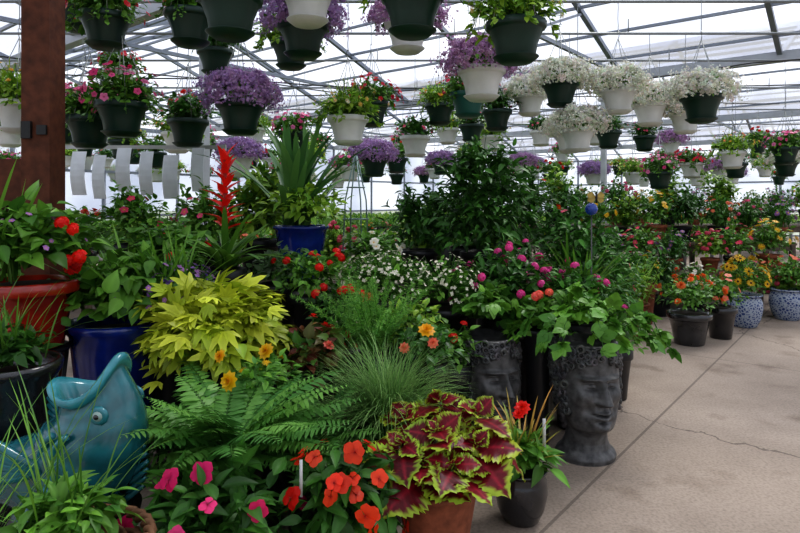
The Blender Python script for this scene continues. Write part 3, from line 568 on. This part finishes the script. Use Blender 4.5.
for z in(.7,.3): q=np.linspace(0,2*PI,30); b.tube(np.stack([.16*np.cos(q),.16*np.sin(q),0*q+z],1),.009,(.02,.02,.02),4,6,True)
b.lathe([(.001,.7),(.17,.7),(.175,.715),(.001,.718)],(.02,.02,.02),4); b.obj('iron_plant_stand',MATS,(-1.72,2.78,0))
plant('potted_succulents_in_black_urn',(-1.56,2.38,0),(.19,.76,BLK+.01,1,'tall'),lambda b,h:(bush(b,240,LEAF,.07,GD,GM,.17,.12,(0,0,h+.02),-.1,.3),blades(b,40,(0,0,h),.05,.35,(0,.8),(.1,.7),.003,GM,GL)))
def lob(b,h): bush(b,330,LEAFS,.05,GM,GL,.22,.13,(0,0,h+.03),-.4,.3); flowers(b,110,TINY,.02,BLU,.22,.16,(0,0,h+.04),-.2,col2=LAV); blades(b,40,(0,0,h),.04,.42,(.1,.8),(.1,.7),.006,GM,GL)
plant('potted_blue_lobelia',(-1.16,3.12,.0),(.15,.86,BLK,3,'tall'),lob)
def brom(b,h):
    blades(b,34,(0,0,h),.02,.42,(.3,1.1),(.3,1.0),.016,GM*.9,GL*.9,seg=10)
    b.tube([(0,0,h),(0,0,h+.64)],.012,(.4,.03,.02),0,8)
    n=30; t=np.linspace(0,1,n); az=np.arange(n)*2.4; el=.55+.7*t**1.5
    d=np.stack([np.cos(az)*np.cos(el),np.sin(az)*np.cos(el),np.sin(el)],1)
    b.add(leaf(8,1,.19,.38,.25,.35),np.stack([0*t,0*t,h+.22+.40*t],1),d,np.stack([-np.cos(az)*.5,-np.sin(az)*.5,0*t+1],1),(.15-.03*t)*rng.uniform(.7,1.2,n),cj((.80,.018,.012),n,.2),(.9,.05,.02))
plant('potted_red_bromeliad',(-1.02,3.5,.58),(.12,.42,BLK,3,'classic'),brom)
plant('potted_palm_in_blue_pot',(-.70,4.25,.8),(.19,.42,CB*1.3,1,'tall'),lambda b,h:(blades(b,46,(-.05,0,h),.04,.85,(0,.8),(.2,.9),.021,(.045,.14,.05),(.15,.32,.08),seg=10),bush(b,340,LEAF,.075,GL,YG*1.1,.34,.2,(.05,-.1,h+.1),-.3,.3)))
def rnd(name,loc,kind,r,h,ph=.3,pr=.13,fc=None,n=400,fn=20,sz=.07,c1=GM,c2=GL,ft=FL5,fs=.03,tpl=LEAF,pc=BLK,sp=0,fsh=.95):
    def f(b,hh):
        bush(b,n,tpl,sz,c1,c2,r,h,(0,0,hh+h*.5),-.5,.35)
        if sp: 
            for _ in range(sp):
                a=rng.uniform(0,6.28); q=r*rng.uniform(.2,.75); bush(b,40,tpl,sz*.9,c1,c2,.08,.16,(q*math.cos(a),q*math.sin(a),hh+h*1.5*(1-.4*q/r)),-.8,.1)
        if fc is not None: flowers(b,fn,ft,fs,fc,r*1.05,h*1.1,(0,0,hh+h*.5),-.2,cb=fc*.9 if ft is GERF else YEL,shell=fsh)
    plant(name,loc,(pr,ph,pc,3,'classic'),f)
rnd('potted_hibiscus_shrub',(.62,4.45,.8),0,.42,.52,.22,.17,n=1200,sz=.085,c1=GD,c2=GM*1.2,tpl=LEAFN,sp=9)
rnd('potted_camellia_shrub',(.15,4.6,.8),0,.25,.30,.22,.15,n=480,sz=.075,c1=GD,c2=GM*1.1,tpl=LEAFN,sp=3)
rnd('potted_laurel_shrub',(1.28,4.5,0),0,.36,.55,.55,.18,n=950,sz=.075,c1=GD*1.2,c2=GM*1.5,tpl=LEAFN,fc=PNK,fn=5,sp=5)
rnd('potted_pentas',(.68,3.85,0),0,.32,.30,.66,.18,fc=MAG,fn=26,n=720,sz=.07,c1=GD*1.2,c2=GM*1.3,ft=GERF,fs=.031,tpl=LEAFN,fsh=.95)
rnd('potted_pink_verbena',(1.08,3.72,0),0,.26,.22,.66,.15,fc=MAG,fn=20,n=460,sz=.06,c1=GD*1.2,c2=GM*1.4,ft=GERF,fs=.030,fsh=.95)
plant('potted_coral_geranium',(.80,3.46,0),(.09,.66,BLK,3,'tall'),lambda b,h:(bush(b,130,ROUND,.06,GM,GL,.13,.12,(0,0,h+.08),-.1,.3),fl_at(b,[(-.02,-.1,h+.21),(.04,-.08,h+.22),(-.04,-.1,h+.2)],GERF,.034,COR,COR)))
rnd('potted_variegated_euphorbia',(-.1,3.65,.58),0,.3,.18,.22,.15,fc=WHT,fn=230,n=520,sz=.045,c1=GM,c2=GL,ft=TINY,fs=.013,tpl=VARI)
rnd('potted_variegated_euphorbia',(.28,3.72,.5),0,.25,.19,.24,.15,fc=WHT,fn=190,n=420,sz=.045,c1=GM,c2=GL,ft=TINY,fs=.013,tpl=VARI)
rnd('potted_red_salvia',(-.52,3.6,.58),0,.25,.17,.26,.15,fc=RED,fn=11,n=420,sz=.055,ft=GERF,fs=.028)
rnd('potted_red_verbena',(-.32,3.32,.32),0,.2,.14,.38,.13,fc=RED,fn=8,n=360,sz=.06,ft=GERF,fs=.032,c1=GD,c2=GM)
rnd('potted_red_pentas',(.27,3.3,.0),0,.18,.15,.5,.12,fc=RED,fn=5,n=360,sz=.055,ft=GERF,fs=.028,c1=GD*1.3,c2=GL)
rnd('potted_creeping_jenny',(.06,3.2,.32),0,.2,.16,.3,.1,n=420,sz=.055,c1=GM,c2=YG)
rnd('potted_dusty_miller',(-.75,3.75,.58),0,.22,.15,.3,.13,n=360,sz=.055,c1=GM,c2=(.2,.28,.16))
rnd('potted_ivy_geranium',(-1.5,3.9,0),0,.3,.2,.95,.2,fc=RED,fn=6,n=420,sz=.075,ft=GERF,fs=.034,tpl=LEAFB)
rnd('potted_salvia',(-1.95,4.4,.8),0,.28,.24,.28,.15,fc=HOT,fn=10,n=480,sp=3)
rnd('potted_petunia',(-1.45,4.5,.8),0,.26,.24,.28,.15,fc=PNK,fn=10,n=480,sp=3)
rnd('potted_croton_shrub',(-1.08,4.6,.8),0,.28,.34,.3,.16,n=520,sz=.1,c1=GM,c2=YG,tpl=LEAFN,sp=4)
rnd('potted_dahlia',(-2.4,4.4,.8),0,.26,.22,.22,.15,fc=RED,fn=6,n=400,ft=POM,fs=.035)
rnd('potted_zinnia',(-.2,4.2,.8),0,.22,.15,.16,.13,fc=WHT,fn=14,n=360,sz=.06)
rnd('potted_hosta',(-2.15,3.5,0),0,.32,.2,.9,.2,n=280,sz=.12,tpl=LEAFB,c1=GM,c2=GL)
plant('potted_cordyline',(1.22,4.05,0),(.15,.62,BLK,3,'tall'),lambda b,h:(blades(b,50,(0,0,h),.03,.6,(0,.9),(.1,.8),.009,GM*.8,GL*.8),bush(b,300,LEAFN,.08,GD,GM*1.2,.26,.3,(0,0,h),-.2,.3)))
rnd('potted_gardenia',(1.62,4.9,0),0,.34,.45,.45,.18,n=800,sz=.07,c1=GD*1.3,c2=GM*1.5,tpl=LEAFN,fc=PNK,fn=8,sp=4)
rnd('potted_mandevilla',(1.05,5.3,0),0,.42,.6,.8,.2,n=900,sz=.08,c1=GD,c2=GM,fc=RED,fn=4,sp=4,tpl=LEAFN)
rnd('potted_fuchsia',(1.95,5.6,0),0,.35,.38,.45,.18,n=700,sz=.07,c1=GD*1.2,c2=GM*1.5,fc=HOT,fn=12,sp=3)
rnd('potted_sweet_basil',(1.52,4.25,0),0,.2,.17,.35,.12,n=360,sz=.06,c1=GM,c2=GL)
rnd('potted_nicotiana',(.55,5.1,0),0,.35,.4,1.0,.2,n=500,sz=.08,c1=GD,c2=GM)
# ---------------------------------------------------------------- right row along the path
def rt(name,loc,p,r,h,fc,tpl=LEAF,ft=DAISY,fs=.04,fn=24,n=420,c1=GM,c2=GL,sz=.06,cb=YEL,grass=0):
    def f(b,hh):
        bush(b,n,tpl,sz,c1,c2,r,h,(0,0,hh+h*.5),-.3,.3)
        if fc is not None: flowers(b,fn,ft,fs,fc,r,h*1.15,(0,0,hh+h*.5),0,cb=cb)
        if grass: blades(b,grass,(0,0,hh),.06,.5,(0,.6),(.1,.7),.005,GL,YG)
    plant(name,loc,p,f)
rt('potted_ornamental_grass',(2.36,6.2,0),(.21,.34,TC*.8,2,'belly'),.26,.24,None,grass=160,c1=GL,c2=YG)
rt('potted_nemesia',(2.74,6.8,0),(.16,.46,TC*.7,2,'classic'),.22,.24,YEL,fn=8)
rt('potted_orange_gazania',(2.82,5.85,0),(.2,.31,BLK+.02,1,'classic'),.3,.24,np.array([.88,.2,.04]),fn=16,fs=.042,ft=POM,cb=ORG)
rt('potted_pink_phlox',(3.26,6.1,0),(.15,.32,BLK,1,'classic'),.2,.2,COR,fn=14,ft=FL5,fs=.034)
rt('potted_rudbeckia',(3.82,6.65,0),(.18,.36,PWH,7,'belly'),.26,.28,YEL,fn=32,fs=.048,cb=(.05,.02,.01))
rt('potted_snapdragon',(4.55,7.05,0),(.19,.36,PWH,7,'belly'),.28,.26,COR,fn=14,ft=FL5,fs=.034)
rt('potted_begonia',(5.2,7.4,0),(.17,.34,PWH,7,'belly'),.26,.26,PNK,fn=14,ft=FL5)
stand('display_bench',2.6,4.9,7.55,8.15,.45); stand('display_bench',2.3,5.5,8.3,9.0,.8); stand('display_bench',2.0,7.2,9.4,10.2,1.0)
PCH=np.array([.88,.28,.08])
fcs=[HOT,MAG,PCH,YEL,COR,PNK,WHT,LAV]; nms=['potted_impatiens','potted_pink_geranium','potted_orange_begonia','potted_yellow_daisy','potted_coral_phlox','potted_pink_petunia','potted_white_petunia','potted_lavender']
pm=[]
for i,(c,nm) in enumerate(zip(fcs,nms)):
    b=B(); pot(b,.13,.22,[BLK,TC][i%2],2); bush(b,520,[LEAF,LEAFN,LEAFB][i%3],.065,[GM,GD*1.4,GM*1.1][i%3],[GL,GM*1.5,YG][i%3],.26,.26,(0,0,.36),-.4,.3,lump=.25)
    if i%3==1: blades(b,50,(0,0,.2),.05,.5,(0,.8),(.1,.8),.006,GM,GL)
    flowers(b,[22,14,14,20,20,28,34,30][i],[FL5,GERF,FL5,DAISY][i%4],[.034,.034,.034,.04][i%4],c,.27,.28,(0,0,.36),-.2,cb=YEL); pm.append((nm,b.mesh(nm,MATS)))
for i in range(3):
    b=B(); pot(b,.14,.24,BLK,2); bush(b,500,[LEAFN,LEAFB,LEAF][i],.09,[GD,GM,GM][i],[GM,GL,YG][i],.26,.34,(0,0,.45),-.5,.3,lump=.3)
    if i==2: fern(b,24,(0,0,.24),.5,GM,GL,(.1,1.1),(.4,1.1),.06,np_=18)
    nm=['potted_foliage_shrub','potted_hosta','potted_fern'][i]; pm+= [(nm,b.mesh(nm,MATS))]*(1+(i!=1))
def scat(x0,x1,y,z,st):
    for x in np.arange(x0,x1,st):
        nm,me=pm[rng.integers(len(pm))]; put(nm,me,(x+rng.uniform(-.06,.06),y+rng.uniform(-.05,.05),z),rng.uniform(0,6),rng.uniform(.85,1.15))
scat(2.75,4.9,7.85,.45,.42); scat(2.4,5.4,8.6,.8,.42); scat(2.1,7.2,9.75,1.0,.45); scat(3.1,5.4,7.3,0,.5); scat(2.1,2.5,7.1,0,.4)
scat(-2.4,1.0,5.45,.55,.45); scat(1.9,3.0,8.0,.0,.4)
stand('display_bench',-2.6,1.15,5.15,5.75,.55)
b=B(); vines(b,34,LEAF,.06,GM,(.3,.05,.03),(0,0,0),.28,.65,22,.1); bush(b,420,LEAF,.07,GM,(.25,.1,.03),.3,.17,(0,0,.04),-.2,.3); b.lathe([(.001,-.15),(.08,-.15),(.15,0),(.14,0),(.001,-.02)],TC,2)
b.tube([(0,0,0),(0,0,1.07)],.006,(.2,.2,.2),4,6); b.obj('hanging_basket_red_ipomoea',MATS,(4.72,7.0,2.05)) if False else b.obj('hanging_basket_red_ipomoea',MATS,(5.4,7.4,2.05))
# ---------------------------------------------------------------- left timber gate frame
RW=(.095,.030,.014)
b=B(); b.box((-1.93,3.25,1.65),(.15,.15,3.3),RW,5); b.box((-2.45,3.25,1.5),(.9,.07,.24),RW,5); b.box((-2.93,3.25,1.65),(.12,.12,3.3),RW,5); b.box((-2.45,3.25,3.0),(.9,.07,.2),RW,5)
b.box((-2.45,3.22,.75),(.9,.05,.14),RW,5); b.box((-1.97,3.165,1.77),(.05,.02,.09),(.02,.02,.02),4); b.box((-1.89,3.165,1.77),(.05,.015,.05),(.02,.02,.02),4)
for x in np.arange(-2.8,-2.05,.15): b.box((x,3.27,.7),(.12,.03,1.35),(.06,.022,.012),5)
b.obj('timber_gate_frame',MATS,smooth=False)
b=B(); b.box((-2.2,0,1.84),(1.5,.03,.03),(.5,.5,.5),4)
for x in(-2.93,-1.47): b.box((x,0,.93),(.035,.035,1.86),(.5,.5,.5),4)
for i,x in enumerate((-2.82,-2.64,-2.47,-2.27,-2.08,-1.88,-1.66)):
    s=np.linspace(0,1,8); y=-.05-.04*np.sin(s*PI); W=.05+.008*(i%2); zt=1.83-.03*(i%3); P=np.array([[(x-W+.01*math.sin(i),yy,zt-.36*ss),(x-W,yy-.006,zt-.36*ss),(x+W,yy-.006,zt-.36*ss),(x+W,yy,zt-.36*ss)] for yy,ss in zip(y,s)]); b.grid(P,(.72,.75,.80),3)
b.obj('sign_panel_rack',MATS,(0,5.0,0),smooth=False)
b=B()
for k in range(4): a=k*PI/2+.5; b.tube([(.12*math.cos(a),.12*math.sin(a),0),(.09*math.cos(a),.09*math.sin(a),.6),(.01*math.cos(a),.01*math.sin(a),.95)],.006,(.25,.35,.32),4,6)
for z,r in((.2,.112),(.45,.1),(.7,.07)): q=np.linspace(0,2*PI,24); b.tube(np.stack([r*np.cos(q),r*np.sin(q),0*q+z],1),.005,(.25,.35,.32),4,6,True)
b.obj('obelisk_trellis',MATS,(-.35,4.75,.8))
b=B(); b.tube([(0,0,0),(0,0,1.32)],.005,(.1,.1,.1),4,6); b.add(SPH,[(0,0,1.34)],[0,0,1],[1,0,0],.042,(.01,.05,.3),mat=1)
for s,e in((1,.3),(-1,.3),(1,-.5),(-1,-.5)): b.add(leaf(6,2,.42,.6,.1,.1),[(0.03,0,1.42)],[s,0,e],[0,-1,.2],.06,(.5,.35,.06),(.05,.03,.02),mat=3)
b.tube([(.03,-.01,1.38),(.03,-.01,1.45)],.007,(.02,.02,.02),4,6); b.obj('butterfly_garden_stake',MATS,(1.26,3.95,0))
# ---------------------------------------------------------------- light, world, camera
W=bpy.data.worlds.new('sky'); bpy.context.scene.world=W; W.use_nodes=True
bg=W.node_tree.nodes['Background']; bg.inputs[0].default_value=(.90,.93,1,1); bg.inputs[1].default_value=1.12
sd=bpy.data.lights.new('sun','SUN'); sd.energy=3.4; sd.angle=math.radians(18); sd.color=(1,.93,.82)
so=bpy.data.objects.new('sun',sd); bpy.context.scene.collection.objects.link(so); so.rotation_euler=(math.radians(-22),math.radians(28),0); so.location=(0,0,10)
cd=bpy.data.cameras.new('camera'); cd.lens=27; cd.sensor_width=36; cd.shift_y=-66.5/800; cd.clip_end=300
co=bpy.data.objects.new('camera',cd); bpy.context.scene.collection.objects.link(co); co.location=(0,0,1.4); co.rotation_euler=(PI/2,0,0); bpy.context.scene.camera=co
vs=bpy.context.scene.view_settings; vs.view_transform='Standard'
for lk in('Medium High Contrast','High Contrast'):
    try: vs.look=lk; break
    except Exception: pass
vs.exposure=.12
